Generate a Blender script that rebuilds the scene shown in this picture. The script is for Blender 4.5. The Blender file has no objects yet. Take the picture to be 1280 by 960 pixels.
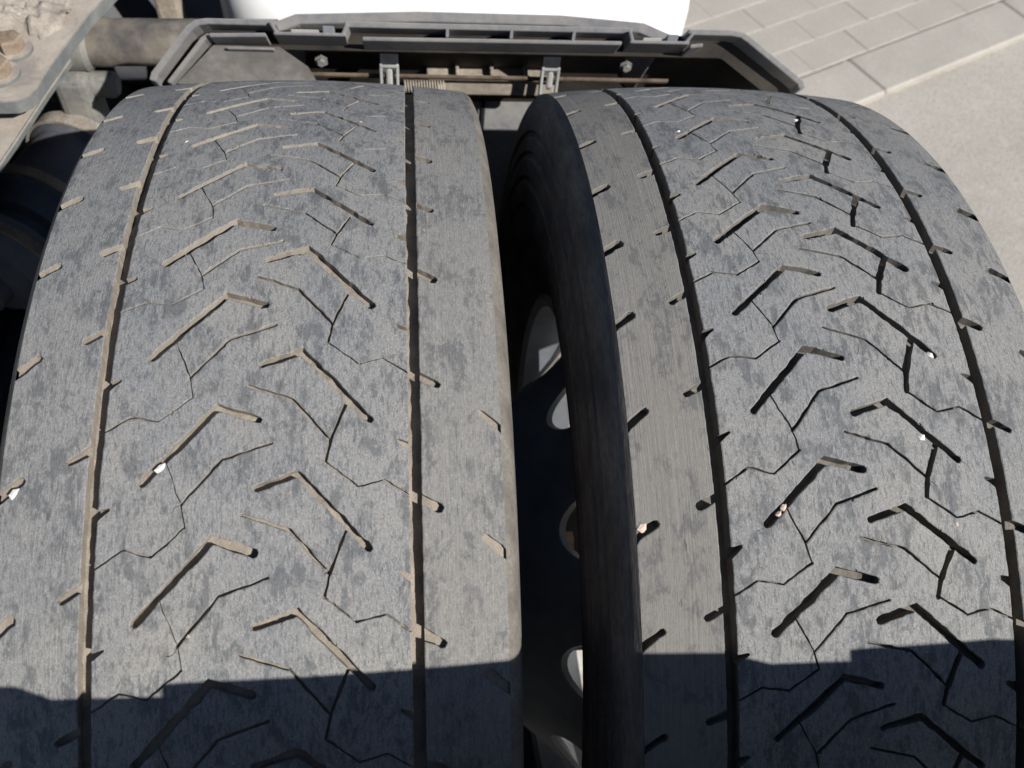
import bpy, bmesh, math, random
import numpy as np
from mathutils import Vector, Matrix, noise
from mathutils.geometry import delaunay_2d_cdt
random.seed(7)
sc = bpy.context.scene
col = sc.collection

# ------------------------------------------------------------------ camera
cam_d = bpy.data.cameras.new('camera')
cam = bpy.data.objects.new('camera', cam_d)
col.objects.link(cam)
PIT, YAW, ROL, FPX = -0.97227, 0.1916, 0.14143, 1127.22
fwd = Vector((math.sin(YAW)*math.cos(PIT), math.cos(YAW)*math.cos(PIT), math.sin(PIT)))
rgt = Vector((math.cos(YAW), -math.sin(YAW), 0))
upv = rgt.cross(fwd)
r2 = rgt*math.cos(ROL) + upv*math.sin(ROL)
u2 = -rgt*math.sin(ROL) + upv*math.cos(ROL)
cm = Matrix((r2, u2, -fwd)).transposed().to_4x4()
cm.translation = Vector((-0.06013, -0.40106, 0.94815))
cam.matrix_world = cm
cam_d.sensor_width = 36.0
cam_d.lens = 36.0*FPX/1280.0
cam_d.clip_start = 0.02
cam_d.clip_end = 500
cam_d.dof.use_dof = True
cam_d.dof.focus_distance = 0.62
cam_d.dof.aperture_fstop = 10
sc.camera = cam

# ------------------------------------------------------------------ sky, sun, exposure
SUN_AZ, SUN_EL = math.radians(46), math.radians(39)   # azimuth from -Y towards +X
sdir = Vector((math.sin(SUN_AZ)*math.cos(SUN_EL), -math.cos(SUN_AZ)*math.cos(SUN_EL), math.sin(SUN_EL)))
w = bpy.data.worlds.new('World')
sc.world = w
w.use_nodes = True
wn = w.node_tree
bg = wn.nodes['Background']
sky = wn.nodes.new('ShaderNodeTexSky')
sky.sky_type = 'NISHITA'
sky.sun_disc = False
sky.sun_elevation = SUN_EL
sky.sun_rotation = math.atan2(sdir.x, sdir.y)
sky.dust_density = 0.4
sky.ozone_density = 3.0
wn.links.new(sky.outputs[0], bg.inputs[0])
bg.inputs[1].default_value = 0.05
sun_d = bpy.data.lights.new('sun', 'SUN')
sun_d.energy = 4.8
sun_d.angle = math.radians(0.53)
sun_d.color = (1.0, 0.965, 0.915)
sun = bpy.data.objects.new('sun', sun_d)
sun.rotation_euler = sdir.to_track_quat('Z', 'Y').to_euler()
sun.location = sdir*5
col.objects.link(sun)
sc.view_settings.view_transform = 'Standard'
sc.view_settings.look = 'None'
sc.view_settings.gamma = 1.0
sc.view_settings.exposure = 0.46
sc.view_settings.use_curve_mapping = False

# ------------------------------------------------------------------ helpers
def obj(name, verts, faces, mat, parent=None, smooth=False, uv=None):
    me = bpy.data.meshes.new(name)
    me.from_pydata([tuple(v) for v in verts], [], faces)
    me.update()
    o = bpy.data.objects.new(name, me)
    col.objects.link(o)
    if mat: me.materials.append(mat)
    if parent: o.parent = parent
    if smooth:
        me.polygons.foreach_set('use_smooth', [True]*len(me.polygons))
    if uv is not None:
        l = me.uv_layers.new(name='UVMap')
        vi = [0]*len(me.loops)
        me.loops.foreach_get('vertex_index', vi)
        flat = []
        for i in vi: flat += uv[i]
        l.data.foreach_set('uv', flat)
    return o
def bm_obj(name, bm, mat, parent=None, smooth=False):
    me = bpy.data.meshes.new(name)
    bm.normal_update()
    bm.to_mesh(me); bm.free()
    o = bpy.data.objects.new(name, me)
    col.objects.link(o)
    if mat: me.materials.append(mat)
    if parent: o.parent = parent
    if smooth: me.polygons.foreach_set('use_smooth', [True]*len(me.polygons))
    return o
def empty(name, loc=(0, 0, 0)):
    o = bpy.data.objects.new(name, None)
    o.location = loc
    o.empty_display_size = 0.05
    col.objects.link(o)
    return o
def tag(o, label=None, cat=None, group=None, kind=None):
    if label: o['label'] = label
    if cat: o['category'] = cat
    if group: o['group'] = group
    if kind: o['kind'] = kind
    return o
def lathe(name, prof, mat, parent=None, axis='X', n=96, centre=(0, 0, 0), smooth=True, a0=0, a1=2*math.pi, closed=False):
    """profile [(along axis, radius)] revolved round an axis through centre"""
    full = abs(a1-a0-2*math.pi) < 1e-6
    V, F = [], []
    m = len(prof)
    cnt = n if full else n+1
    for i in range(cnt):
        a = a0+(a1-a0)*i/n
        for (x, r) in prof:
            p = (x, r*math.sin(a), r*math.cos(a))
            V.append((p[0]+centre[0], p[1]+centre[1], p[2]+centre[2]))
    for i in range(n):
        j = (i+1) % cnt
        for k in range(m if closed else m-1):
            k2 = (k+1) % m
            F.append((i*m+k, i*m+k2, j*m+k2, j*m+k))
    o = obj(name, V, F, mat, parent, False)
    # smooth only where the profile is smooth
    me = o.data
    if smooth:
        me.polygons.foreach_set('use_smooth', [True]*len(me.polygons))
        bm = bmesh.new(); bm.from_mesh(me)
        for e in bm.edges:
            if len(e.link_faces) == 2 and e.calc_face_angle(0) > math.radians(32): e.smooth = False
        bm.to_mesh(me); bm.free()
    return o
def box_bm(cx, cy, cz, sx, sy, sz, bev=0.0, seg=2):
    bm = bmesh.new()
    bmesh.ops.create_cube(bm, size=1.0)
    bmesh.ops.scale(bm, vec=(sx, sy, sz), verts=bm.verts)
    if bev > 0:
        bmesh.ops.bevel(bm, geom=bm.edges[:], offset=bev, segments=seg, affect='EDGES', profile=0.5)
    bmesh.ops.translate(bm, vec=(cx, cy, cz), verts=bm.verts)
    return bm
def frame_to(o, loc, z, x=(1, 0, 0)):
    z = Vector(z).normalized(); x = Vector(x)
    x = (x - z*x.dot(z)).normalized(); y = z.cross(x)
    m = Matrix((x, y, z)).transposed().to_4x4(); m.translation = Vector(loc)
    o.matrix_world = m

# ------------------------------------------------------------------ materials
class NT:
    def __init__(s, name):
        s.m = bpy.data.materials.new(name); s.m.use_nodes = True
        s.t = s.m.node_tree; s.b = s.t.nodes['Principled BSDF']
    def n(s, t, **k):
        x = s.t.nodes.new(t)
        for a, v in k.items(): setattr(x, a, v)
        return x
    def l(s, a, b): s.t.links.new(a, b)
    def coord(s, uv=False, scale=(1, 1, 1), loc=(0, 0, 0)):
        tc = s.n('ShaderNodeTexCoord'); mp = s.n('ShaderNodeMapping')
        mp.inputs['Scale'].default_value = scale; mp.inputs['Location'].default_value = loc
        s.l(tc.outputs['UV' if uv else 'Object'], mp.inputs['Vector'])
        return mp.outputs[0]
    def noise(s, vec, scale=1.0, det=6, rough=0.6, dist=0.0):
        x = s.n('ShaderNodeTexNoise'); x.inputs['Scale'].default_value = scale
        x.inputs['Detail'].default_value = det; x.inputs['Roughness'].default_value = rough
        x.inputs['Distortion'].default_value = dist
        s.l(vec, x.inputs['Vector']); return x.outputs['Fac']
    def ramp(s, fac, stops):
        x = s.n('ShaderNodeValToRGB'); cr = x.color_ramp
        while len(cr.elements) < len(stops): cr.elements.new(0.5)
        for e, (p, c) in zip(cr.elements, stops):
            e.position = p; e.color = (c, c, c, 1) if not hasattr(c, '__len__') else (*c, 1)
        s.l(fac, x.inputs[0]); return x.outputs[0]
    def mix(s, fac, a, b, mode='MIX'):
        x = s.n('ShaderNodeMix', data_type='RGBA', blend_type=mode)
        for sock, v in ((x.inputs[0], fac), (x.inputs[6], a), (x.inputs[7], b)):
            if hasattr(v, 'is_linked') or hasattr(v, 'links'): s.l(v, sock)
            elif hasattr(v, '__len__'): sock.default_value = (*v, 1)
            else: sock.default_value = v
        return x.outputs[2]
    def math(s, op, a, b=0.0, clamp=False):
        x = s.n('ShaderNodeMath', operation=op, use_clamp=clamp)
        for sock, v in ((x.inputs[0], a), (x.inputs[1], b)):
            if hasattr(v, 'links'): s.l(v, sock)
            else: sock.default_value = v
        return x.outputs[0]
    def col(s, c):
        if hasattr(c, 'links'): s.l(c, s.b.inputs['Base Color'])
        else: s.b.inputs['Base Color'].default_value = (*c, 1)
    def rough(s, r):
        if hasattr(r, 'links'): s.l(r, s.b.inputs['Roughness'])
        else: s.b.inputs['Roughness'].default_value = r
    def spec(s, v): s.b.inputs['Specular IOR Level'].default_value = v
    def bump(s, h, strength=0.5, dist=0.001, normal=None):
        x = s.n('ShaderNodeBump'); x.inputs['Strength'].default_value = strength
        x.inputs['Distance'].default_value = dist
        s.l(h, x.inputs['Height'])
        if normal: s.l(normal, x.inputs['Normal'])
        return x.outputs[0]
    def norm(s, v): s.l(v, s.b.inputs['Normal'])

def rubber_tread(name, off, worn):
    """dusty scuffed tread; UV = metres across / along the tread"""
    T = NT(name)
    big = T.noise(T.coord(True, (42, 24, 1), (off, off*.7, 0)), 1, 5, .62, .4)
    smud = T.noise(T.coord(True, (150, 60, 1), (off+3, 0, 0)), 1, 8, .75, .3)
    dash = T.noise(T.coord(True, (430, 120, 1), (off+7, 1, 0)), 1, 6, .7, .2)
    strk = T.noise(T.coord(True, (760, 210, 1), (off, 4, 0)), 1, 6, .8)
    fine = T.noise(T.coord(True, (1150, 720, 1), (0, off, 0)), 1, 5, .8)
    dust = T.noise(T.coord(True, (14, 9, 1), (off*1.3, 2, 0)), 1, 8, .7)
    base = T.mix(T.ramp(strk, [(.34, 0), (.64, 1)]), (.125, .129, .135), (.282, .283, .282))
    base = T.mix(T.math('MULTIPLY', T.ramp(dust, [(.40, 0), (.66, 1)]), .55), base, (.315, .298, .268))
    base = T.mix(T.math('MULTIPLY', T.ramp(fine, [(.37, 1), (.50, 0)]), .7), base, (.078, .083, .090))
    base = T.mix(T.math('MULTIPLY', T.ramp(fine, [(.57, 0), (.66, 1)]), .55), base, (.43, .42, .40))
    base = T.mix(T.math('MULTIPLY', T.ramp(dash, [(.545, 0), (.585, 1)]), .52), base, (.076, .083, .093))
    scr2 = T.noise(T.coord(True, (1500, 34, 1), (off, 3, 0)), 1, 3, .6)
    base = T.mix(T.math('MULTIPLY', T.ramp(scr2, [(.62, 0), (.70, 1)]), .35), base, (.40, .39, .37))
    # darker scuffed patches where the dust is rubbed off
    pm = T.math('MULTIPLY', T.ramp(big, [(.48, 0), (.55, 1)]), T.ramp(smud, [(.47, 0), (.54, 1)]))
    base = T.mix(T.math('MULTIPLY', pm, .58), base, (.066, .072, .081))
    sp = T.noise(T.coord(True, (520, 330, 1), (off*2, 1, 0)), 1, 3, .6)
    base = T.mix(T.math('MULTIPLY', T.ramp(sp, [(.68, 0), (.74, 1)]), .5), base, (.46, .44, .41))
    # shoulder ribs: browner and finely lined by scrubbing
    sx = T.n('ShaderNodeSeparateXYZ'); T.l(T.coord(True), sx.inputs[0])
    au = T.math('ABSOLUTE', sx.outputs[0])
    shm = T.ramp(T.math('MULTIPLY', au, 5.0), [(.455, 0), (.475, 1)])
    lin = T.noise(T.coord(True, (900, 9, 1), (off, 0, 0)), 1, 4, .65)
    shc = T.mix(T.ramp(lin, [(.30, 0), (.66, 1)]), (.150, .142, .131), (.226, .212, .191))
    shc = T.mix(T.math('MULTIPLY', T.ramp(strk, [(.32, 1), (.60, 0)]), .35), shc, (.115, .115, .116))
    shc = T.mix(T.math('MULTIPLY', pm, .6), shc, (.085, .088, .093))
    scr = T.noise(T.coord(True, (230, 210, 1), (off, 9, 0)), 1, 4, .7, 2.2)
    shc = T.mix(T.math('MULTIPLY', T.ramp(scr, [(.56, 0), (.62, 1), (.68, 0)]), .55 if worn else .12), shc, (.40, .38, .35))
    pos = T.math('GREATER_THAN', sx.outputs[0], 0.0)
    wr, wl = (.48, .10) if worn else (.15, .85)
    wv = T.math('MULTIPLY', shm, T.math('ADD', wl, T.math('MULTIPLY', pos, wr-wl)))
    cc = T.mix(wv, base, shc)
    T.col(cc); T.rough(.86); T.spec(.25)
    h = T.math('ADD', T.math('MULTIPLY', strk, .6), T.math('MULTIPLY', fine, .5))
    h = T.math('ADD', h, T.math('MULTIPLY', T.math('MULTIPLY', lin, shm), .8))
    n1 = T.bump(big, .35, .0016)
    T.norm(T.bump(h, .75, .0007, n1))
    return T.m
M_TREAD_L = rubber_tread('tread_rubber_worn', 1.7, True)
M_TREAD_R = rubber_tread('tread_rubber', 6.1, False)

def groove_mat(name, c0, c1, off):
    T = NT(name)
    a = T.noise(T.coord(True, (90, 60, 1), (off, 0, 0)), 1, 6, .65)
    b = T.noise(T.coord(True, (900, 700, 1), (off, 0, 0)), 1, 3, .65)
    c = T.mix(T.ramp(a, [(.3, 0), (.7, 1)]), c0, c1)
    c = T.mix(T.math('MULTIPLY', T.ramp(b, [(.35, 1), (.6, 0)]), .35), c, (.12, .105, .09))
    T.col(c); T.rough(.95); T.spec(.1)
    T.norm(T.bump(T.math('ADD', a, b), .6, .0008))
    return T.m
M_GROOVE_L = groove_mat('groove_dust', (.215, .188, .158), (.335, .292, .240), 0)
M_GROOVE_R = groove_mat('groove_dust_thin', (.120, .112, .102), (.215, .195, .168), 5)

def simple(name, c0, c1, scale, rough=.8, spec=.3, bump=.3, bd=.001, metal=0, stretch=(1, 1, 1), lo=.35, hi=.65, fine=None):
    T = NT(name)
    a = T.noise(T.coord(False, stretch), scale, 7, .62, .2)
    f = T.noise(T.coord(False, stretch), scale*9, 4, .6)
    c = T.mix(T.ramp(a, [(lo, 0), (hi, 1)]), c0, c1)
    if fine: c = T.mix(T.math('MULTIPLY', T.ramp(f, [(.4, 1), (.62, 0)]), .4), c, fine)
    T.col(c); T.rough(rough); T.spec(spec); T.b.inputs['Metallic'].default_value = metal
    T.norm(T.bump(T.math('ADD', a, f), bump, bd))
    return T.m
M_SIDE = simple('sidewall_rubber', (.085, .080, .078), (.19, .172, .155), 14, .95, .08, .6, .001, fine=(.06, .058, .058), stretch=(9, 1, 1))
M_SHOULDER = simple('shoulder_rubber', (.12, .108, .094), (.215, .195, .168), 40, .9, .15, .5, .001, fine=(.085, .08, .075))
M_PLASTIC = simple('grey_mudguard_plastic', (.175, .178, .195), (.275, .268, .262), 14, .6, .35, .15, .0006, fine=(.33, .31, .285))
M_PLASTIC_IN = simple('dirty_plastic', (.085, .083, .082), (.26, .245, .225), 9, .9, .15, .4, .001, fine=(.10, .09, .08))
M_SHELL_SHADE = simple('shaded_shell_plastic', (.022, .021, .021), (.075, .066, .056), 9, .9, .15, .4, .001, fine=(.04, .034, .028))  # guard plastic darkened, shade inside the guard put into the colour
M_DUSTY = simple('dusty_plate', (.26, .225, .185), (.40, .355, .295), 16, .95, .1, .5, .0015, fine=(.17, .14, .11))
M_WHITE = simple('white_paint', (.74, .75, .75), (.82, .82, .81), 3, .35, .5, .03, .0005)
M_STEEL = simple('grey_painted_steel', (.10, .108, .112), (.20, .195, .18), 20, .7, .35, .3, .001, fine=(.26, .235, .19))
M_DUST_STEEL = simple('dust_caked_steel', (.22, .195, .168), (.42, .375, .325), 30, .95, .1, .5, .002, fine=(.15, .125, .10))
def dust_on_top():
    T = NT('dust_on_grey_steel')
    a = T.noise(T.coord(False), 26, 6, .65, .3); f = T.noise(T.coord(False), 260, 4, .65)
    geo = T.n('ShaderNodeNewGeometry'); sx = T.n('ShaderNodeSeparateXYZ'); T.l(geo.outputs['True Normal'], sx.inputs[0])
    up = T.ramp(T.math('ADD', sx.outputs[2], T.math('MULTIPLY', T.math('SUBTRACT', a, .5), .5)), [(.55, 0), (.8, 1)])
    d = T.mix(T.ramp(a, [(.3, 0), (.7, 1)]), (.29, .255, .215), (.42, .375, .32))
    d = T.mix(T.math('MULTIPLY', T.ramp(f, [(.38, 1), (.58, 0)]), .3), d, (.27, .225, .18))
    g2 = T.noise(T.coord(False), 11, 7, .7, .8)
    d = T.mix(T.math('MULTIPLY', T.ramp(g2, [(.50, 0), (.60, 1)]), .55), d, (.16, .15, .145))
    p = T.mix(T.ramp(a, [(.35, 0), (.65, 1)]), (.10, .115, .12), (.19, .19, .18))
    T.col(T.mix(up, p, d)); T.rough(.92); T.spec(.12)
    T.norm(T.bump(T.math('ADD', a, f), .35, .0012)); return T.m
M_TOPDUST = dust_on_top()
M_RUST = simple('rusty_steel', (.13, .085, .055), (.28, .215, .155), 30, .9, .15, .6, .0015, fine=(.30, .26, .21))
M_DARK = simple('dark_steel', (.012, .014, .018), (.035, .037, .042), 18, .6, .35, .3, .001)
M_RIMIN = simple('primer_rim_steel', (.16, .175, .20), (.24, .255, .28), 20, .55, .4, .2, .0006)
M_RIM = simple('white_rim_enamel', (.46, .42, .36), (.70, .69, .67), 7, .6, .3, .1, .0005, fine=(.35, .30, .24))
M_DRUM = simple('brown_drum_steel', (.10, .072, .045), (.24, .18, .11), 12, .5, .5, .3, .001, metal=.6, stretch=(6, 1, 1))
M_CHROME = simple('zinc_bracket', (.40, .41, .41), (.58, .58, .56), 30, .45, .5, .2, .0005, metal=.3)
M_STONE = simple('pale_stone', (.60, .57, .53), (.84, .82, .79), 500, .9, .2, .5, .0006)
M_STONE2 = simple('pinkish_stone', (.50, .37, .29), (.70, .58, .50), 500, .9, .2, .5, .0006)
def asphalt():
    T = NT('sunlit_asphalt')
    a = T.noise(T.coord(False), 3.0, 6, .6)
    g = T.noise(T.coord(False), 140, 4, .75)
    p = T.noise(T.coord(False), 22, 5, .7)
    c = T.mix(T.ramp(a, [(.3, 0), (.7, 1)]), (.37, .345, .305), (.45, .42, .38))
    c = T.mix(T.math('MULTIPLY', T.ramp(g, [(.36, 1), (.56, 0)]), .5), c, (.24, .22, .19))
    c = T.mix(T.math('MULTIPLY', T.ramp(p, [(.54, 0), (.66, 1)]), .35), c, (.50, .465, .41))
    T.col(c); T.rough(.95); T.spec(.1)
    T.norm(T.bump(g, .7, .004)); return T.m
def paver(name, c0, c1, fine):
    T = NT(name)
    oi = T.n('ShaderNodeObjectInfo')
    a = T.noise(T.coord(False), 9, 6, .6)
    g = T.noise(T.coord(False), 190, 3, .7)
    c = T.mix(T.ramp(a, [(.3, 0), (.7, 1)]), c0, c1)
    c = T.mix(T.math('MULTIPLY', T.ramp(g, [(.38, 1), (.58, 0)]), .4), c, fine)
    c = T.mix(T.math('MULTIPLY', oi.outputs['Random'], .22), c, (.30, .28, .25))
    st = T.noise(T.coord(False), 2.3, 7, .7, .6)
    c = T.mix(T.math('MULTIPLY', T.ramp(st, [(.48, 0), (.62, 1)]), .35), c, (.27, .25, .215))
    T.col(c); T.rough(.92); T.spec(.15)
    T.norm(T.bump(g, .4, .002)); return T.m
M_ASPH = asphalt()
M_PAVER = paver('paving_block', (.36, .335, .295), (.43, .40, .355), (.25, .23, .20))
M_KERB = paver('kerb_concrete', (.355, .332, .295), (.43, .40, .36), (.26, .24, .21))
M_SAND = simple('joint_sand', (.36, .33, .28), (.46, .425, .37), 30, .95, .1, .5, .002)

# ------------------------------------------------------------------ setting: ground, paving, kerb
GZ = -0.505
tag(obj('ground', [(-60, -60, GZ), (60, -60, GZ), (60, 60, GZ), (-60, 60, GZ)], [(0, 1, 2, 3)], M_ASPH), kind='structure')
KA = math.atan2(.289, .553)                      # direction of the kerb line
KX = Vector((math.cos(KA), math.sin(KA), 0)); KY = Vector((-math.sin(KA), math.cos(KA), 0))
K0 = Vector((1.121, 1.426, GZ))                  # a point on the kerb's outer edge
def local_quad_box(name, mat, parent, cx, cy, sx, sy, z0, z1, bev, me=None):
    if me is None:
        o = bm_obj(name, box_bm(0, 0, 0, sx, sy, z1-z0, bev, 1), mat, parent)
    else:
        o = bpy.data.objects.new(name, me); col.objects.link(o); o.parent = parent
    p = K0 + KX*cx + KY*cy; p.z = (z0+z1)/2
    o.location = p
    o.rotation_euler = (random.uniform(-.006, .006), random.uniform(-.006, .006), KA+random.uniform(-.008, .008))
    return o
def bed(name, y0, y1, z, mat):
    P = [K0+KX*a+KY*b for a, b in ((-14, y0), (14, y0), (14, y1), (-14, y1))]
    return obj(name, [(p.x, p.y, z) for p in P], [(0, 1, 2, 3)], mat)
pave = tag(bed('pavement', 0.15, 14, GZ+.0088, M_SAND), kind='structure')
kerb = tag(bed('kerb', -.004, 0.154, GZ+.004, M_SAND), kind='structure')
first = None
for i in range(-3, 6):
    o = local_quad_box('kerb_stone', M_KERB, kerb, .37+i*.62, .075, .616, .146, GZ-.05, GZ+.020+random.uniform(-.002, .002), .005, first)
    first = first or o.data
first = None
for r in range(13):
    for i in range(-8, 11):
        o = local_quad_box('paving_block', M_PAVER, pave, .05+i*.202+(r % 2)*.1, .158+.0505+r*.101, .1995, .0985, GZ-.05, GZ+.0105+random.uniform(-.0010, .0010), .0016, first)
        first = first or o.data

# ------------------------------------------------------------------ tyres
R0, RC = 0.505, 1.24
CXL, CXR = -0.15076, 0.21142
def tyre_pt(cx, u, s, d):
    """u, s, d in mm -> world"""
    u *= .001; th = s*.001/R0; r = R0 - u*u/(2*RC) - d*.001
    return (cx+u, r*math.sin(th), r*math.cos(th))
def outline(pl, wd, rnd, jit, flat_end=False, wd2=None):
    """buffer a polyline (mm) into a closed polygon with ragged sides"""
    P = [Vector(p) for p in pl]
    # resample
    Q = []
    for a, b in zip(P, P[1:]):
        n = max(1, int((b-a).length/3.2))
        for i in range(n): Q.append(a+(b-a)*i/n)
    Q.append(P[-1])
    L, Rr = [], []
    N = len(Q)
    z0 = rnd.uniform(0, 900); wob = min(.55, .16*N*.3) if len(pl) < 20 else .15
    Q = [q+Vector((noise.noise((q.x*.16, q.y*.16, z0)), noise.noise((q.x*.16, q.y*.16, z0+40))))*wob for q in Q]
    for i, p in enumerate(Q):
        t0 = (Q[i]-Q[i-1]).normalized() if i > 0 else (Q[1]-Q[0]).normalized()
        t1 = (Q[i+1]-Q[i]).normalized() if i < N-1 else t0
        t = (t0+t1).normalized(); c = max(.6, t.dot(t0))
        nrm = Vector((-t.y, t.x))
        h = wd/2
        if wd2: h = (wd+(wd2-wd)*i/(N-1))/2
        h *= 1+(.38 if len(pl) < 20 else .05)*noise.noise((i*.45, z0, 0))
        h /= c
        L.append(p+nrm*(h+rnd.uniform(-jit, jit))); Rr.append(p-nrm*(h+rnd.uniform(-jit, jit)))
    h = wd/2
    t = (Q[-1]-Q[-2]).normalized(); he = (wd2 or wd)/2
    cap1 = [] if flat_end else [Q[-1]+t*he*.75+Vector((-t.y, t.x))*he*.55, Q[-1]+t*he*.75-Vector((-t.y, t.x))*he*.55]
    t = (Q[0]-Q[1]).normalized()
    cap0 = [] if flat_end else [Q[0]+t*h*.75+Vector((-t.y, t.x))*h*.55, Q[0]+t*h*.75-Vector((-t.y, t.x))*h*.55]
    return (L+cap1+Rr[::-1]+cap0)[::-1]
# one pitch of the pattern, in mm, relative to the chevron apex of its half.  (points, width key)
HALF = [
 ('chev', [(0, -8), (23.3, 0), (64, -44)]),
 ('sipe', [(-7.5, -22), (19.5, -31.5), (41, -57)]),
 ('thin', [(51, -32), (41.5, -56), (38.5, -70)]),
 ('chain', [(38.5, -70), (56.3, -84.5), (72, -80.8), (87, -90.5)]),
 ('barb_in', [(90, -63), (80.5, -57.5)]),
 ('barb_out', [(90, -14), (104, -22)]),
 ('edge', [(130, -40), (147, -54)]),
]
def cdt_inside(verts, edges, polys, eps):
    """constrained triangulation; for each triangle the list of polygons that hold its centre"""
    v2, e2, f2, ov, oe, of = delaunay_2d_cdt(verts, edges, [], 0, eps)
    A = np.array([(v.x, v.y) for v in v2]); F = np.array(f2)
    c = A[F].mean(axis=1)
    order = np.argsort(c[:, 1]); ys = c[order, 1]
    res = [[] for _ in f2]
    for pi, p in enumerate(polys):
        P = np.array([(verts[i].x, verts[i].y) for i in p])
        lo, hi = P.min(0), P.max(0)
        ids = order[np.searchsorted(ys, lo[1]):np.searchsorted(ys, hi[1])]
        ids = ids[(c[ids, 0] > lo[0]) & (c[ids, 0] < hi[0])]
        if not len(ids): continue
        q = c[ids]; B = np.roll(P, -1, axis=0)
        x, y = q[:, :1], q[:, 1:]
        cr = (B[:, 0]-P[:, 0])*(y-P[:, 1])-(B[:, 1]-P[:, 1])*(x-P[:, 0])
        wn = (((P[:, 1] <= y) & (B[:, 1] > y) & (cr > 0)).sum(1) - ((P[:, 1] > y) & (B[:, 1] <= y) & (cr < 0)).sum(1))
        for i in ids[wn != 0]: res[i].append(pi)
    return v2, e2, [list(f) for f in f2], res
def build_tread(cx, rows_r, rows_l, S0, S1, wd, dp, gw, side_dif, rnd, jit, outer):
    UW = 142.0; G = 90.1
    polys = []                                    # (points, depth, is_lip)
    def add(pl, width, depth, lip, j=jit, wd2=None):
        sd = rnd.random()
        pts = outline(pl, width, random.Random(sd), j, wd2=wd2)
        polys.append((pts, depth, False))
        if lip:
            polys.append((outline(pl, width+2*lip, random.Random(sd), j, wd2=(wd2+2*lip) if wd2 else None), 0, True))
    def blob(c, r, depth):
        n = 7; a0 = rnd.uniform(0, 6.3)
        polys.append(([(c[0]+r*rnd.uniform(.5, 1.2)*math.cos(a0+i*6.283/n), c[1]+r*1.3*rnd.uniform(.5, 1.2)*math.sin(a0+i*6.283/n)) for i in range(n)], depth, False))
    def crack(p, ang, ln, wdt, depth):
        pl = [Vector(p)]
        for _ in range(max(2, int(ln/2.2))):
            ang += rnd.uniform(-.7, .7); pl.append(pl[-1]+Vector((math.cos(ang), math.sin(ang)))*2.2)
        polys.append((outline([tuple(q) for q in pl], wdt, rnd, .08, wd2=wdt*.35), depth, False))
    for half, rows in ((1, rows_r), (-1, rows_l)):
        for k in range(len(rows)-1):
            s0 = rows[k]; p = (rows[k]-rows[k-1]) if k else (rows[1]-rows[0]); f = p/77.0
            if s0 < S0-20 or s0 > S1+110: continue
            for key, pl in HALF:
                width, depth, lip = wd[key], dp[key], (.55 if key in ('chev', 'barb_out', 'edge') else .7 if key == 'sipe' else .35 if key == 'chain' else 0)
                pts = [(half*u + rnd.uniform(-.5, .5), s0 + s*f + rnd.uniform(-.5, .5)) for u, s in pl]
                w_ = width*rnd.uniform(.85, 1.15)
                wd2 = None
                if key == 'thin':
                    pts2 = pts
                    if half > 0: add(pts[:2], w_*2.2*side_dif, depth*1.5, 0); add(pts[1:], w_*1.8*side_dif, depth*1.5, 0); continue
                if key == 'barb_out' and half < 0: pts = [(u, s-8*f) for u, s in pts]
                if key == 'barb_in': w_ *= 1.3; wd2 = w_*.3
                if not outer and s0 > 30 and key in ('chev', 'sipe', 'chain'): w_ *= .78
                if key == 'edge' and half > 0 and not outer:
                    if s0 > -30: continue
                    pts[1] = (pts[1][0]-4, pts[1][1]+3); depth *= .6
                add(pts, w_, depth*rnd.uniform(.85, 1.1), lip, wd2=wd2)
                # chipped edges and short cracks
                if key in ('chev', 'chain', 'sipe'):
                    for _ in range(rnd.choice((1, 2, 3, 4)) if key == 'chev' else rnd.choice((0, 1, 1, 2))):
                        k2 = rnd.randrange(len(pts)-1); t = rnd.random(); sg = rnd.choice((-1, 1))
                        A, B = Vector(pts[k2]), Vector(pts[k2+1]); d_ = (B-A).normalized()
                        blob(A+(B-A)*t+Vector((-d_.y, d_.x))*sg*w_*.5, rnd.uniform(.5, 1.3), rnd.uniform(.5, 1.4))
                    if rnd.random() < .45:
                        d_ = Vector(pts[-1])-Vector(pts[-2]); crack(pts[-1], math.atan2(d_.y, d_.x), rnd.uniform(5, 13), rnd.uniform(.35, .6), 1.2)
                if key == 'chev':
                    for _ in range(7):
                        c = (half*rnd.uniform(2, 138), s0+rnd.uniform(-40, 40)*f)
                        crack(c, rnd.choice((1.57, 1.57, 1.3, 1.9, rnd.uniform(0, 6.3))), rnd.uniform(3, 8), rnd.uniform(.25, .45), .5)
    for g in (-G, G):
        line = [(g, S0-5+i*(S1-S0+10)/60) for i in range(61)]
        add(line, gw, dp['circ'], .6, .22)
    verts, faces_in, edges_in = [], [], []
    depth_of = []
    def pv(p):
        verts.append(Vector((max(-UW, min(UW, p[0])), max(S0, min(S1, p[1]))))); return len(verts)-1
    for pts, d, lip in polys:
        if all(p[0] <= -UW or p[0] >= UW for p in pts) or all(p[1] <= S0 for p in pts) or all(p[1] >= S1 for p in pts): continue
        faces_in.append([pv(p) for p in pts]); depth_of.append((0 if lip else d, lip))
    nu = 24
    ns = int((S1-S0)/11)
    for i in range(ns+1):
        s = S0+(S1-S0)*i/ns
        for j in range(nu+1):
            u = -UW+2*UW*j/nu
            edge = j in (0, nu) or i in (0, ns)
            verts.append(Vector((u+(0 if edge else rnd.uniform(-2, 2)), s+(0 if edge else rnd.uniform(-2, 2)))))
    for f in faces_in:
        edges_in += [(i, j) for i, j in zip(f, f[1:]+f[:1]) if (verts[i]-verts[j]).length > 1e-3]
    v2, e2, f2, of = cdt_inside(verts, edges_in, faces_in, 1e-4)
    fd, fl = [], []
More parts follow.
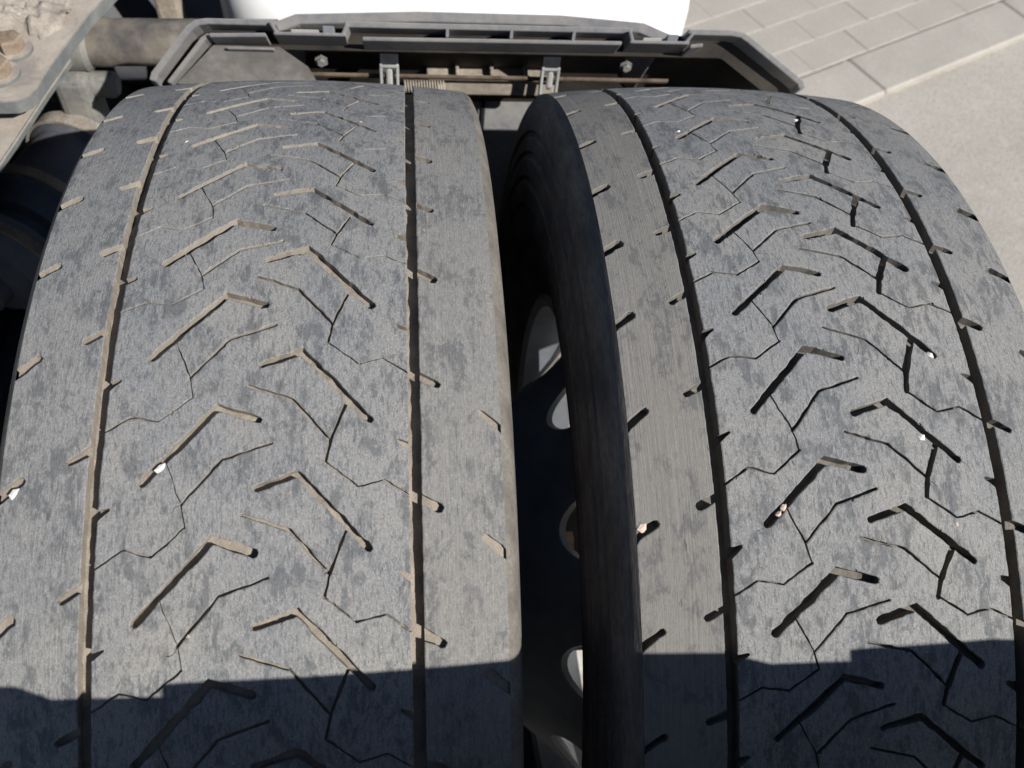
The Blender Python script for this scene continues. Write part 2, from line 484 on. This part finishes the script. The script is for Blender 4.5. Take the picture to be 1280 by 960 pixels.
    for o_ in of:
        d = 0
        for i in o_:
            d = max(d, depth_of[i][0])
        fd.append(round(d, 3)); fl.append(any(depth_of[i][1] for i in o_))
    top_v, top_f, top_map = [], [], {}
    flo_v, flo_f, flo_map = [], [], {}
    lipv = {}
    edge_f = {}
    for fi, f in enumerate(f2):
        for a, b in zip(f, f[1:]+f[:1]):
            edge_f.setdefault((min(a, b), max(a, b)), []).append((fi, a, b))
    for e, L in edge_f.items():
        if len(L) == 2 and (fd[L[0][0]] == 0) != (fd[L[1][0]] == 0):
            dm = max(fd[L[0][0]], fd[L[1][0]])
            for v in e: lipv[v] = max(lipv.get(v, 0), .34 if dm > 2.6 else .15)
    def tv(i):
        if i not in top_map:
            top_map[i] = len(top_v)
            top_v.append((v2[i].x, v2[i].y, lipv.get(i, 0)))
        return top_map[i]
    def fv(i, d):
        k = (i, d)
        if k not in flo_map:
            flo_map[k] = len(flo_v); flo_v.append((v2[i].x, v2[i].y, d*(1+.22*noise.noise((v2[i].x*.11, v2[i].y*.11, 3.3))) if d > 0 else lipv.get(i, 0)))
        return flo_map[k]
    lipflag = []
    for fi, f in enumerate(f2):
        if fd[fi] == 0: top_f.append([tv(i) for i in f]); lipflag.append(any(i in lipv for i in f) and fl[fi])
        else: flo_f.append([fv(i, fd[fi]) for i in f])
    for e, L in edge_f.items():
        if len(L) != 2: continue
        (f0, a, b), (f1, _, _) = L
        d0, d1 = fd[f0], fd[f1]
        if d0 == d1: continue
        if d0 > d1: f0, f1, d0, d1, a, b = f1, f0, d1, d0, b, a     # f0 = shallow side, edge a->b along f0
        q = [fv(b, d0), fv(a, d0), fv(a, d1), fv(b, d1)]
        flo_f.append(q)
    return top_v, top_f, lipflag, flo_v, flo_f
def finish_tread(wheel, cx, data, m_top, m_flo, name_top='tread', S0=0, S1=0):
    top_v, top_f, lipflag, flo_v, flo_f = data
    W = [tyre_pt(cx, *v) for v in top_v]
    o = obj(name_top, W, top_f, m_top, wheel, True, [(v[0]*.001, v[1]*.001) for v in top_v])
    me = o.data
    nrm = []
    for v in top_v:
        th = v[1]*.001/R0; sl = v[0]*.001/RC
        nrm.append(Vector((sl, math.sin(th), math.cos(th))).normalized())
    pn = [p.normal.copy() for p in me.polygons]
    flip = sum(1 for p, f in zip(me.polygons, top_f) if p.normal.dot(nrm[f[0]]) < 0)
    if flip > len(top_f)/2:
        me.flip_normals(); pn = [-n for n in pn]
    ln = []
    for p in me.polygons:
        for li in p.loop_indices:
            vi = me.loops[li].vertex_index
            ln.append(pn[p.index] if lipflag[p.index] else nrm[vi])
    me.normals_split_custom_set([tuple(n) for n in ln])
    f = obj('groove', [tyre_pt(cx, *v) for v in flo_v], flo_f, m_flo, wheel, False, [(v[0]*.001+v[2]*.0007, v[1]*.001+v[2]*.0007) for v in flo_v])
    return o, f
def rows_from(known, lo, hi, seq):
    r = list(known); k = 0
    while r[0] > lo: r.insert(0, r[0]-seq[k % len(seq)]); k += 1
    k = 1
    while r[-1] < hi: r.append(r[-1]+seq[k % len(seq)]); k += 1
    return r
S0, S1 = -700.0, 700.0
def wheel(name, label, cx, rows_r, rows_l, wd, dp, gw, sd, mt, mg, seed, outer):
    rnd = random.Random(seed)
    root = empty(name, (cx, 0, 0))
    tag(root, label, 'wheel', 'twin truck wheels')
    data = build_tread(cx, rows_r, rows_l, S0, S1, wd, dp, gw, sd, rnd, .22 if outer else .26, outer)
    finish_tread(root, 0.0, data, mt, mg)
    # rest of the tread band, hidden round the bottom of the wheel
    def rt(u): return R0-(u*.001)**2/(2*RC)
    h = gw*.5
    prof = [(-142, 0), (-110, 0), (-90.1-h, 0), (-90.1-h, 7), (-90.1+h, 7), (-90.1+h, 0), (-45, 0), (0, 0), (45, 0), (90.1-h, 0), (90.1-h, 7), (90.1+h, 7), (90.1+h, 0), (110, 0), (142, 0)]
    lathe('lower_tread', [(u*.001, rt(u)-d*.001) for u, d in prof], M_SHOULDER, root, n=90, a0=S1*.001/R0, a1=2*math.pi+S0*.001/R0)
    re = rt(142)
    for s in (-1, 1):
        sh = [(s*.142, re), (s*.1455, re-.0035), (s*.1485, re-.009), (s*.1510, re-.018), (s*.1520, re-.026)]
        lathe('shoulder', sh, M_SHOULDER if (s < 0) == outer or not outer else M_SHOULDER, root, n=220) if not (outer and s < 0) else lathe('shoulder', sh, M_SIDE, root, n=220)
        sw = [(.1520, .026), (.1532, .034), (.1505, .0365), (.1510, .040), (.1540, .0425), (.1545, .054), (.1522, .0565), (.1530, .060), (.1562, .0625), (.1570, .078), (.1545, .081), (.1550, .084),
              (.1575, .087), (.1575, .106), (.1548, .109), (.1552, .113), (.1560, .120), (.1525, .139), (.1495, .1415), (.1480, .150), (.143, .165), (.1390, .170), (.1395, .176), (.131, .197), (.122, .212)]
        sw = [(s*x_, re-d_) for x_, d_ in sw]
        lathe('sidewall', sw, M_SIDE, root, n=200)
    # rim barrel and dished disc
    k = -1 if outer else 1                        # side of the mounting face
    xm = (CXL+CXR)/2-cx                            # mounting plane between the twin wheels
    rb = .2845
    barrel = [(-.122, rb+.008), (-.128, rb+.010), (-.131, rb+.004), (-.126, rb-.003), (-.10, rb-.006), (-.085, rb-.008), (-.060, rb-.026), (.055, rb-.026), (.085, rb-.008), (.10, rb-.006), (.126, rb-.003), (.131, rb+.004), (.128, rb+.010), (.122, rb+.008)]
    rim = empty('rim', (0, 0, 0)); rim.parent = root
    lathe('rim_barrel', barrel, M_RIM if outer else M_RIMIN, rim, n=140)
    # inner face of the barrel on the dual-gap side is dark primer
    g0 = [(k*.060, rb-.0265), (k*.085, rb-.0085), (k*.10, rb-.0065), (k*.126, rb-.0035), (k*.1315, rb+.004)]
    lathe('rim_inner_face', [(x, r-.0008) for x, r in g0], M_RIMIN, rim, n=140)
    disc_cut(rim, xm, k, outer)
    return root
def disc_cut(rim, xm, k, outer):
    r_in, r_out, ro, xo = .165, .258, .235, .092
    def sx(r):
        t = (r-r_in)/(r_out-r_in)
        return xm - k*(t*.088 + .012*math.sin(t*math.pi))
    verts, fin = [], []
    off = math.radians(-17)
    NH = 10
    Rm = .22
    A0, A1 = 0.0, 2*math.pi
    for h in range(NH):
        a = (off+h*2*math.pi/NH) % (2*math.pi)
        if a < .15 or a > 2*math.pi-.15: a = a
        ids = []
        for j in range(26):
            t = 2*math.pi*j/26
            verts.append(Vector((a*Rm+.031*math.cos(t), ro-.013+.026*math.sin(t)))); ids.append(len(verts)-1)
        fin.append(ids)
    n = 120
    for i in range(n+1):
        for j in range(7):
            verts.append(Vector((A1*Rm*i/n, r_in+(r_out-r_in)*j/6)))
    v2, e2, f2, of = cdt_inside(verts, [(i, j) for f in fin for i, j in zip(f, f[1:]+f[:1])], fin, 1e-6)
    for nm, dx, m in (('disc_back', 0.0, M_RIMIN), ('disc_face', -k*.006, M_RIM if outer else M_RIMIN)):
        F = [f for f, o_ in zip(f2, of) if not o_]
        V = []
        for v in v2:
            a = v.x/Rm; r = v.y
            V.append((sx(r)+dx, r*math.sin(a), r*math.cos(a)))
        obj(nm, V, F, m, rim, True)
    # thickness of each hand hole
    for h in fin:
        V, F = [], []
        for i in h:
            v = verts[i]; a = v.x/Rm; r = v.y
            for dx in (0.0, -k*.006): V.append((sx(r)+dx, r*math.sin(a), r*math.cos(a)))
        m = len(h)
        for i in range(m):
            j = (i+1) % m
            F.append((2*i, 2*j, 2*j+1, 2*i+1))
        obj('hand_hole_edge', V, F, M_CHROME, rim, True)
    lathe('mounting_face', [(xm, .11), (xm, r_in), ], M_RIMIN, rim, n=100)
wdL = dict(chev=4.7, sipe=1.7, thin=.75, chain=.95, barb_in=5.5, barb_out=5.2, edge=5.0)
dpL = dict(chev=6.0, sipe=4.0, thin=2.6, chain=3.4, barb_in=5.5, barb_out=5.0, edge=4.0, circ=8.2)
wdR = dict(chev=4.8, sipe=1.7, thin=1.0, chain=1.3, barb_in=5.5, barb_out=4.8, edge=5.2)
dpR = dict(chev=8.5, sipe=5.0, thin=4.2, chain=4.2, barb_in=8.5, barb_out=8.0, edge=8.0, circ=12.0)
SEQ = (60, 77, 67, 77, 60)
rLr = rows_from([-305, -228, -151.3, -75, 3, 62, 121, 180, 240], -760, 760, SEQ)
rLl = rows_from([-341, -264, -187, -110, -34, 28, 92, 152, 212], -760, 760, SEQ)
rRr = rows_from([-305, -241, -182, -115, -40, 21, 82, 143], -760, 760, SEQ)
rRl = rows_from([-280, -218, -151, -77, -13, 45, 112, 178], -760, 760, SEQ)
wheel('truck_wheel', 'inner twin truck wheel, worn dusty tyre with shallow tan grooves, beside the chassis', CXL, rLr, rLl, wdL, dpL, 7.3, 1.35, M_TREAD_L, M_GROOVE_L, 3, False)
wheel('truck_wheel', 'outer twin truck wheel, tyre with deeper dark grooves, nearest the pavement', CXR, rRr, rRl, wdR, dpR, 7.6, 1.9, M_TREAD_R, M_GROOVE_R, 11, True)

# axle end between the twin wheels
hub = empty('axle_hub', (0.03, 0, 0))
tag(hub, 'brown brake drum and hub deep in the gap between the twin wheels', 'hub')
lathe('brake_drum', [(-.40, .07), (-.40, .205), (-.36, .212), (-.10, .212), (-.085, .205), (-.06, .150), (-.012, .140), (-.012, .06)], M_DRUM, hub, n=100)
lathe('wheel_hub', [(-.02, .105), (.10, .105), (.12, .09), (.13, .0)], M_DARK, hub, n=60)
for i in range(10):
    a = math.radians(i*36+18)
    lathe('wheel_nut', [(.0, .016), (.03, .016), (.034, .010), (.05, .010), (.05, 0)], M_RUST, hub, n=6, centre=(.012, .1375*math.sin(a), .1375*math.cos(a)), smooth=False)

# ------------------------------------------------------------------ mudguard sections
OUT = [(-.332, .4970), (-.328, .5060), (-.281, .5620), (-.272, .5685), (-.262, .5705), (.284, .5720), (.296, .5700), (.306, .5640), (.382, .5110), (.388, .5020)]
def nrm2(i, pts):
    a = Vector(pts[max(0, i-1)]); b = Vector(pts[min(len(pts)-1, i+1)])
    t = (b-a).normalized(); return Vector((-t.y, t.x))
def densify(pts, step=.02):
    out = []
    for a, b in zip(pts, pts[1:]):
        a = Vector(a); b = Vector(b); n = max(1, int((b-a).length/step))
        for i in range(n): out.append(tuple(a+(b-a)*i/n))
    out.append(tuple(pts[-1])); return out
def clip_line(pts, x0, x1):
    d = densify(pts, .004)
    return [p for p in d if x0 <= p[0] <= x1]
class Guard:
    def __init__(s, root, y0, z0, sgn, dx):
        s.root, s.y0, s.z0, s.sgn, s.dx = root, y0, z0, sgn, dx
        s.r = math.hypot(y0, z0)
    def P(s, x, r, t):
        """r = .57 at the rim's height; t = metres into the guard, away from its open rim"""
        y, z = s.y0, s.z0+r-.57
        a = s.sgn*t/s.r
        return (x+s.dx, y*math.cos(a)+z*math.sin(a), -y*math.sin(a)+z*math.cos(a))
    def bar(s, name, pts, n0, n1, t0, t1, mat, parent=None, bevel=.0012):
        V, F = [], []
        m = len(pts)
        for i, p in enumerate(pts):
            n = nrm2(i, pts); q = Vector(p)
            for nn, tt in ((n0, t0), (n1, t0), (n1, t1), (n0, t1)):
                z = q+n*nn; V.append(s.P(z.x, z.y, tt))
        for i in range(m-1):
            for j in range(4):
                k = (j+1) % 4
                F.append((i*4+j, i*4+k, i*4+4+k, i*4+4+j))
        F.append((3, 2, 1, 0)); e = (m-1)*4; F.append((e, e+1, e+2, e+3))
        o = obj(name, V, F, mat, parent or s.root)
        bm = bmesh.new(); bm.from_mesh(o.data); bmesh.ops.recalc_face_normals(bm, faces=bm.faces); bm.to_mesh(o.data); bm.free()
        if bevel:
            b = o.modifiers.new('bevel', 'BEVEL'); b.width = bevel; b.segments = 2; b.limit_method = 'ANGLE'
        return o
    def box(s, name, x0, x1, r0, r1, t0, t1, mat, parent=None, bevel=.001):
        return s.bar(name, [(x0, r0), (x1, r0)], 0, r1-r0, t0, t1, mat, parent, bevel)
    def shell(s, t0, t1, pts, mat):
        d = densify(pts, .03); V, F = [], []
        n = 26; m = len(d)
        for k in range(n+1):
            t = t0+(t1-t0)*k/n
            for p in d: V.append(s.P(p[0], p[1], t))
        for k in range(n):
            for i in range(m-1): F.append((k*m+i, k*m+i+1, (k+1)*m+i+1, (k+1)*m+i))
        o = obj('shell', V, F, mat, s.root, True)
        so = o.modifiers.new('solidify', 'SOLIDIFY'); so.thickness = .004; so.offset = 0
        return o
def mudguard(name, label, y0, z0, sgn, dx, clips, t_end, full=True):
    root = empty(name, (0, 0, 0)); tag(root, label, 'mudguard', 'mudguard sections over the twin wheels')
    g = Guard(root, y0, z0, sgn, dx)
    if not full:
        line = [(-.43, .497), (-.42, .571)]
        for c0, c1, w0, w1 in clips:
            line += [(c0, .571), (c0+w0, .5605), (c1-w1, .5605), (c1, .571)]
        line += [p for p in OUT if p[0] > clips[-1][1]]
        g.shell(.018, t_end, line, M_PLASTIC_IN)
        g.bar('rim', densify(line, .012), -.003, .004, -.004, .022, M_PLASTIC)
        return root, g
    g.shell(.018, t_end, OUT, M_SHELL_SHADE)
    segs = []; x = OUT[0][0]
    for c0, c1 in clips: segs.append((x, c0)); x = c1
    segs.append((x, OUT[-1][0]))
    for a, b in segs:
        g.bar('rim', clip_line(OUT, a-1e-6, b+1e-6), -.003, .004, -.004, .022, M_PLASTIC)
    # recessed ledge below the rim, broken at the clips
    for a, b in ((max(-.262, segs[0][0]), segs[0][1]-.012), (segs[1][0]+.02, segs[1][1]-.012), (segs[2][0]+.006, .255)):
        g.bar('ledge', [(a, .5535), (b, .5555)], -.003, .002, -.010, .024, M_PLASTIC)
    g.bar('lower_ledge', [(-.248, .541), (-.200, .541)], -.002, .001, -.002, .020, M_PLASTIC)
    # end wall inside the left corner and sloping side lips
    g.bar('side_lip', clip_line(OUT, -.331, -.268), -.018, -.013, -.002, .020, M_PLASTIC)
    pw = [(-.310, .497), (-.262, .546), (-.195, .546), (-.168, .522), (-.158, .497)]
    V = [g.P(x, r, t) for t in (.006, .010) for x, r in pw]
    obj('end_wall', V, [(4, 3, 2, 1, 0), (5, 6, 7, 8, 9)]+[(i, (i+1) % 5, (i+1) % 5+5, i+5) for i in range(5)], M_PLASTIC_IN, root)
    g.bar('back_web', clip_line(OUT, -.33, .386), -.022, -.002, .024, .028, M_SHELL_SHADE, bevel=0)
    # clip pockets
    for c0, c1 in clips:
        c = empty('clip_pocket', (0, 0, 0)); c.parent = root
        zt = .571
        g.box('pocket_floor', c0-.004, c1+.004, zt-.0165, zt-.0125, -.012, .024, M_PLASTIC, c)
        for xx in (c0, c1): g.bar('pocket_cheek', [(xx-.006 if xx == c0 else xx+.006, zt-.0005), (xx, zt-.0155)], -.002, .002, -.010, .022, M_PLASTIC, c)
        g.box('clip_tongue', c0+.012, c1-.024, zt-.011, zt-.005, .002, .022, M_CHROME, c)
        g.box('latch', c1-.020, c1-.008, zt-.0125, zt-.002, -.004, .020, M_RIMIN, c)
        g.box('pocket_back', c0+.004, c1-.004, zt-.012, zt-.004, .019, .023, M_PLASTIC, c)
    # stiffening ribs between rim and ledge
    for xr in (-.02, .047, .113):
        g.box('stiffening_rib', xr-.0015, xr+.0015, .557, .5685, -.010, .022, M_PLASTIC, bevel=0)
    # raised middle field on the outside
    mid = [(-.205, .575), (-.175, .588), (-.05, .5945), (.10, .5945), (.19, .588), (.222, .575)]
    g.bar('raised_field', densify(mid, .02), -.012, .0, .016, .16, M_PLASTIC)
    return root, g
fg, G = mudguard('mudguard', 'front grey plastic mudguard section with notched rim, behind the tyre tops', 0.43, .3735, 1, 0.0, ((-.193, -.128), (.178, .235)), .60)
# fittings inside the front section
for xb in (-.082, .098):
    b = empty('mounting_bracket', (0, 0, 0)); b.parent = fg
    for e in (-.009, .009): G.box('bracket_arm', xb+e-.0015, xb+e+.0015, .500, .536, .030, .046, M_CHROME, b, .0006)
    G.box('bracket_bridge', xb-.0104, xb+.0104, .531, .5345, .029, .047, M_CHROME, b, .0006)
    G.box('bracket_bolt', xb-.0035, xb+.0035, .508, .529, .027, .036, M_CHROME, b, .002)
    G.box('bracket_strap', xb-.010, xb+.010, .536, .566, .034, .046, M_DARK, b, .001)
for xb, rr in ((-.155, .540), (.183, .541)):
    p = G.P(xb, rr, .035)
    o = lathe('bolt_head', [(0, .0075), (.0015, .0075), (.0015, .005), (.005, .005), (.006, .004), (.006, 0)], M_STEEL, fg, n=6, smooth=False)
    frame_to(o, p, (1, 0, 0)); o.matrix_world = Matrix.Translation(p) @ Matrix.Rotation(math.radians(-90), 4, 'Z') @ Matrix.Rotation(0, 4, 'X')
G.box('support_strip', -.22, .24, .5285, .5330, .054, .060, simple('dull_rust', (.075, .055, .042), (.20, .155, .115), 40, .95, .1, .5, .001), None, .001)
V, F = [], []
n = 260; m = 6
for i in range(n+1):                                    # return spring beside the bracket
    a = i/n*2*math.pi*15; c = Vector(G.P(-.066+.046*i/n, .512, .040))
    o1 = Vector((0, math.cos(a), math.sin(a)))
    for j in range(m):
        b = j/m*2*math.pi
        V.append(c+o1*(.0062+.0011*math.cos(b))+Vector((.0011*math.sin(b), 0, 0)))
for i in range(n):
    for j in range(m): F.append((i*m+j, i*m+(j+1) % m, (i+1)*m+(j+1) % m, (i+1)*m+j))
obj('return_spring', V, F, M_DUSTY, fg, True)

tt = (.402-.252)/(math.cos(SUN_AZ)*math.cos(SUN_EL))     # along the sun ray from the shade line on the treads
rg, H = mudguard('mudguard', 'rear grey mudguard section, its rim shading the near ends of both tyres', -.402, .4285+tt*math.sin(SUN_EL), -1, tt*math.sin(SUN_AZ)*math.cos(SUN_EL), ((-.277, -.200, .012, .004), (.116, .191, .020, .004)), .55, False)

# ------------------------------------------------------------------ dusty splash plate seen through the gap
sp = empty('splash_plate', (0, 0, 0)); tag(sp, 'dust-coated bracket shelf in front of the gap between the tyres', 'bracket')
bm_obj('shelf', box_bm(.035, .505, .274, .15, .05, .006, .002), M_DUSTY, sp)
bm_obj('shelf_front', box_bm(.035, .477, .264, .15, .006, .018, .002), M_DUSTY, sp)
for x in (-.005, .035, .075): bm_obj('gusset', box_bm(x, .49, .282, .004, .03, .010, .001), M_DUSTY, sp)
bm_obj('back_panel', box_bm(.02, .535, .05, .30, .006, .42, .002), M_PLASTIC, sp)
bm_obj('panel_slot', box_bm(.0, .531, .20, .008, .004, .05, .001), M_DARK, sp)
bm_obj('panel_seam', box_bm(.033, .531, .08, .005, .004, .34, .001), M_DARK, sp)

# ------------------------------------------------------------------ white tank in front of the mudguard
tk = empty('fuel_tank', (0, .9, 0)); tag(tk, 'smooth white rounded tank beyond the mudguard, overexposed in the sun', 'tank')
bm_obj('tank_body', box_bm(.012, .02, -.02, .655, .5, .62, .085, 6), M_WHITE, tk, True)

# ------------------------------------------------------------------ chassis left of the wheels
ch = empty('chassis_frame', (-.5, .5, .3)); tag(ch, 'dust-caked chassis plate with rusty bolts at the upper left', 'chassis')
def prism(name, pts, z0, z1, mat, parent, bev=.002, off=(0, 0, 0)):
    bm = bmesh.new()
    vs = [bm.verts.new((x-off[0], y-off[1], z1-off[2])) for x, y in pts]
    f = bm.faces.new(vs)
    r = bmesh.ops.extrude_face_region(bm, geom=[f])
    bmesh.ops.translate(bm, vec=(0, 0, z0-z1), verts=[v for v in r['geom'] if isinstance(v, bmesh.types.BMVert)])
    bmesh.ops.recalc_face_normals(bm, faces=bm.faces)
    if bev: bmesh.ops.bevel(bm, geom=bm.edges[:], offset=bev, segments=2, affect='EDGES')
    return bm_obj(name, bm, mat, parent)
O = (-.5, .5, .3)
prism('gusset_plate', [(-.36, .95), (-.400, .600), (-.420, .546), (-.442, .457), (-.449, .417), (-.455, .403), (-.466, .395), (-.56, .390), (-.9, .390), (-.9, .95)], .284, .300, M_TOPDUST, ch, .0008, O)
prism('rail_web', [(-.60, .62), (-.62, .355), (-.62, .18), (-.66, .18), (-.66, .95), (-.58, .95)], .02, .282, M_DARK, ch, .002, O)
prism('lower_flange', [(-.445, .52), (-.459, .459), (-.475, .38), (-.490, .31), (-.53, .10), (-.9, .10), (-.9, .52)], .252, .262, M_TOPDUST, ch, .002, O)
for i, (x, y) in enumerate(((-.486, .478), (-.490, .436), (-.57, .50))):
    b = empty('chassis_bolt', (x+.5, y-.5, 0)); b.parent = ch
    o = lathe('washer', [(.0, .021), (.004, .021), (.004, .0)], M_TOPDUST, b, n=28); o.rotation_euler = (0, -math.pi/2, 0)
    o = lathe('bolt_head', [(.004, .0145), (.016, .0145), (.018, .012), (.018, 0)], M_RUST, b, n=6, smooth=False); o.rotation_euler = (0, -math.pi/2, .3)
V, F = [], []
nx, ny = 110, 120
for j in range(ny+1):                                   # crust of dried dirt lying on the plate
    for i in range(nx+1):
        x = -.74+.30*i/nx; y = .40+.46*j/ny
        p = Vector((x*16, y*16, 2.0))
        edge = (-.462+(y-.46)*.21)-x                     # distance from the plate's free edge
        h = .016*noise.fractal(p, .9, 2.1, 6)+.006*noise.fractal(p*5, .8, 2.1, 4)
        h += .012*min(1, max(-1.5, (edge-.018)/.03)) + .010*min(1, max(-2, (y-.465)/.03))-.003
        for bx, by in ((-.486, .478), (-.490, .436)):
            q = math.hypot(x-bx, y-by)
            if q < .032: h = min(h, -.004)
        V.append((x+.5, y-.5, max(-.006, h)))
for j in range(ny):
    for i in range(nx):
        a = j*(nx+1)+i; q = (a, a+1, a+nx+2, a+nx+1)
        if max(V[k][2] for k in q) > -.0055: F.append(q)
tag(obj('caked_dirt', V, F, M_DUST_STEEL, ch, True), kind='stuff')

pipe = empty('cross_tube', (-.32, .590, .235)); tag(pipe, 'dusty grey round tube running from the chassis behind the mudguard', 'tube')
V = lathe('tube', [(-.14, .026), (-.13, .0285), (-.10, .0285), (-.098, .0275), (.10, .0275)], simple('dusty_tube_paint', (.055, .055, .056), (.235, .208, .172), 9, .9, .15, .6, .002, lo=.40, hi=.60, fine=(.13, .105, .08)), pipe, n=48)
pipe.rotation_euler = (0, .02, .06)
lathe('tube_collar', [(-.150, .020), (-.150, .034), (-.128, .034), (-.122, .029)], M_STEEL, pipe, n=40)

bk = empty('spring_bracket', (-.470, .565, .165)); tag(bk, 'greasy grey cast bracket between the chassis plate and the inner tyre', 'bracket')
bm_obj('casting', box_bm(0, 0, 0, .045, .05, .10, .012, 3), M_STEEL, bk)
bm_obj('foot', box_bm(.03, -.01, -.05, .10, .045, .02, .006, 2), M_STEEL, bk)
lathe('pin', [(-.03, 0), (-.03, .016), (.035, .016), (.04, .012), (.04, 0)], M_STEEL, bk, n=30, centre=(.01, .0, .025))

bc = empty('brake_chamber', (-.510, .455, .085)); tag(bc, 'dark stepped cylinder of a brake chamber beside the inner tyre', 'brake chamber')
prof = [(.10, 0), (.10, .066), (.092, .073), (.075, .073), (.07, .067), (.0, .067), (-.004, .073), (-.020, .073), (-.024, .062), (-.05, .058), (-.055, .048), (-.075, .046), (-.08, .072), (-.092, .075), (-.105, .075), (-.112, .070), (-.12, .05), (-.13, .045), (-.132, .028), (-.15, .026), (-.15, 0)]
M_CHAMBER = simple('blue_black_chamber_paint', (.055, .070, .100), (.12, .125, .14), 16, .6, .35, .3, .001, fine=(.13, .105, .08))
o = lathe('housing', prof, M_CHAMBER, bc, n=64)
for xb_, rb_ in ((-.012, .0745), (-.099, .0765)):
    lathe('clamp_ring', [(xb_+.006, rb_-.002), (xb_+.006, rb_+.002), (xb_-.006, rb_+.002), (xb_-.006, rb_-.002)], M_RUST, bc, n=64)
o = lathe('clamp_band', [(.094, .074), (.094, .078), (.074, .078), (.074, .074)], M_DUST_STEEL, bc, n=64)
bc.rotation_euler = (math.radians(0), math.radians(0), math.radians(70))

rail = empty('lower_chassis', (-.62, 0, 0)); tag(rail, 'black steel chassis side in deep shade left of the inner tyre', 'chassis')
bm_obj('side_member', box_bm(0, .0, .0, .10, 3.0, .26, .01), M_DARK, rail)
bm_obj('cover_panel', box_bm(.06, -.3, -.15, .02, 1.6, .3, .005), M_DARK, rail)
bm_obj('shade_panel', box_bm(.06, .75, -.06, .52, 1.0, .02, .005), M_DARK, rail)  # added dark sheet standing in for the shade below the chassis

# things further ahead at the top left
mp = empty('air_tank', (-.42, .95, .02)); tag(mp, 'dark blue-black tank at the top left between chassis and white tank', 'tank')
lathe('tank_shell', [(-.12, 0), (-.12, .08), (-.10, .11), (.09, .11), (.11, .08), (.11, 0)], M_CHAMBER, mp, n=60)
pp = empty('cab_bracket', (-.40, .80, .12)); tag(pp, 'pale beige upright bracket at the top left behind the tube', 'bracket')
bm_obj('upright', box_bm(0, 0, 0, .035, .03, .26, .006), M_DUSTY, pp)

# ------------------------------------------------------------------ stones wedged in the grooves
STONES = [
 ('L', -53.8, -145.2, 5.2, 3.0, 'white stone wedged in a slanted groove of the inner tyre, mid-left'),
 ('L', -133.5, -156.4, 5.0, 3.6, 'white stone in an outer edge notch of the inner tyre, far left'),
 ('L', -70.7, 125.4, 3.4, 2.4, 'tiny white stone near the left groove at the far top of the inner tyre'),
 ('L', 52.9, 162.3, 3.8, 2.6, 'white chip in a groove at the far top right of the inner tyre'),
 ('L', -34.7, -238.8, 2.6, 2.2, 'tiny pink grit by a fine sipe, low on the inner tyre'),
 ('R', -52.4, -179.2, 3.6, 2.8, 'upper of two pinkish stones in one slanted groove of the outer tyre'),
 ('R', -55.9, -183.0, 3.4, 2.6, 'lower of two pinkish stones in one slanted groove of the outer tyre'),
 ('R', 41.6, -138.2, 4.2, 3.4, 'white stone midway down a slanted groove on the right of the outer tyre'),
 ('R', 61., -82.1, 4.4, 3.4, 'white stone near the right groove of the outer tyre, upper right'),
 ('R', -138.3, -188.2, 4.6, 4.0, 'round pink stone in a left edge notch of the outer tyre'),
 ('R', 55.8, -192.9, 3.2, 2.2, 'small pinkish stone in a zigzag sipe at right of the outer tyre'),
 ('R', -60.6, 152.5, 4.6, 2.8, 'white stone in a groove near the far top left of the outer tyre'),
 ('R', 46.1, 180.5, 3.0, 2.4, 'white grain in a short groove at the far top right of the outer tyre'),
 ('R', 35.9, 62.7, 2.8, 2.2, 'white speck of grit in the middle right grooves of the outer tyre'),
 ('R', 45.4, -101.4, 3.4, 1.3, 'thin white sliver lying flat between two grooves of the outer tyre'),
]
for t, u, s, a, b, lab in STONES:
    bm = bmesh.new()
    bmesh.ops.create_icosphere(bm, subdivisions=1, radius=1)
    sd = random.uniform(0, 50)
    for v in bm.verts:
        v.co *= random.uniform(.72, 1.18)
    bmesh.ops.scale(bm, vec=(a*.78e-3, b*.8e-3, b*.6e-3), verts=bm.verts)
    pink = 'pink' in lab
    o = bm_obj('stone', bm, M_STONE2 if pink else M_STONE, None)
    c = CXL if t == 'L' else CXR
    p = tyre_pt(c, u, s, .9)
    th = s*.001/R0
    ang = math.radians(46 if u < 0 else -46)
    tx = Vector((1, 0, 0)); ty = Vector((0, math.cos(th), -math.sin(th)))
    frame_to(o, p, (0, math.sin(th), math.cos(th)), tx*math.cos(ang)+ty*math.sin(ang))
    tag(o, lab, 'stone', 'stones stuck in the tyre treads')
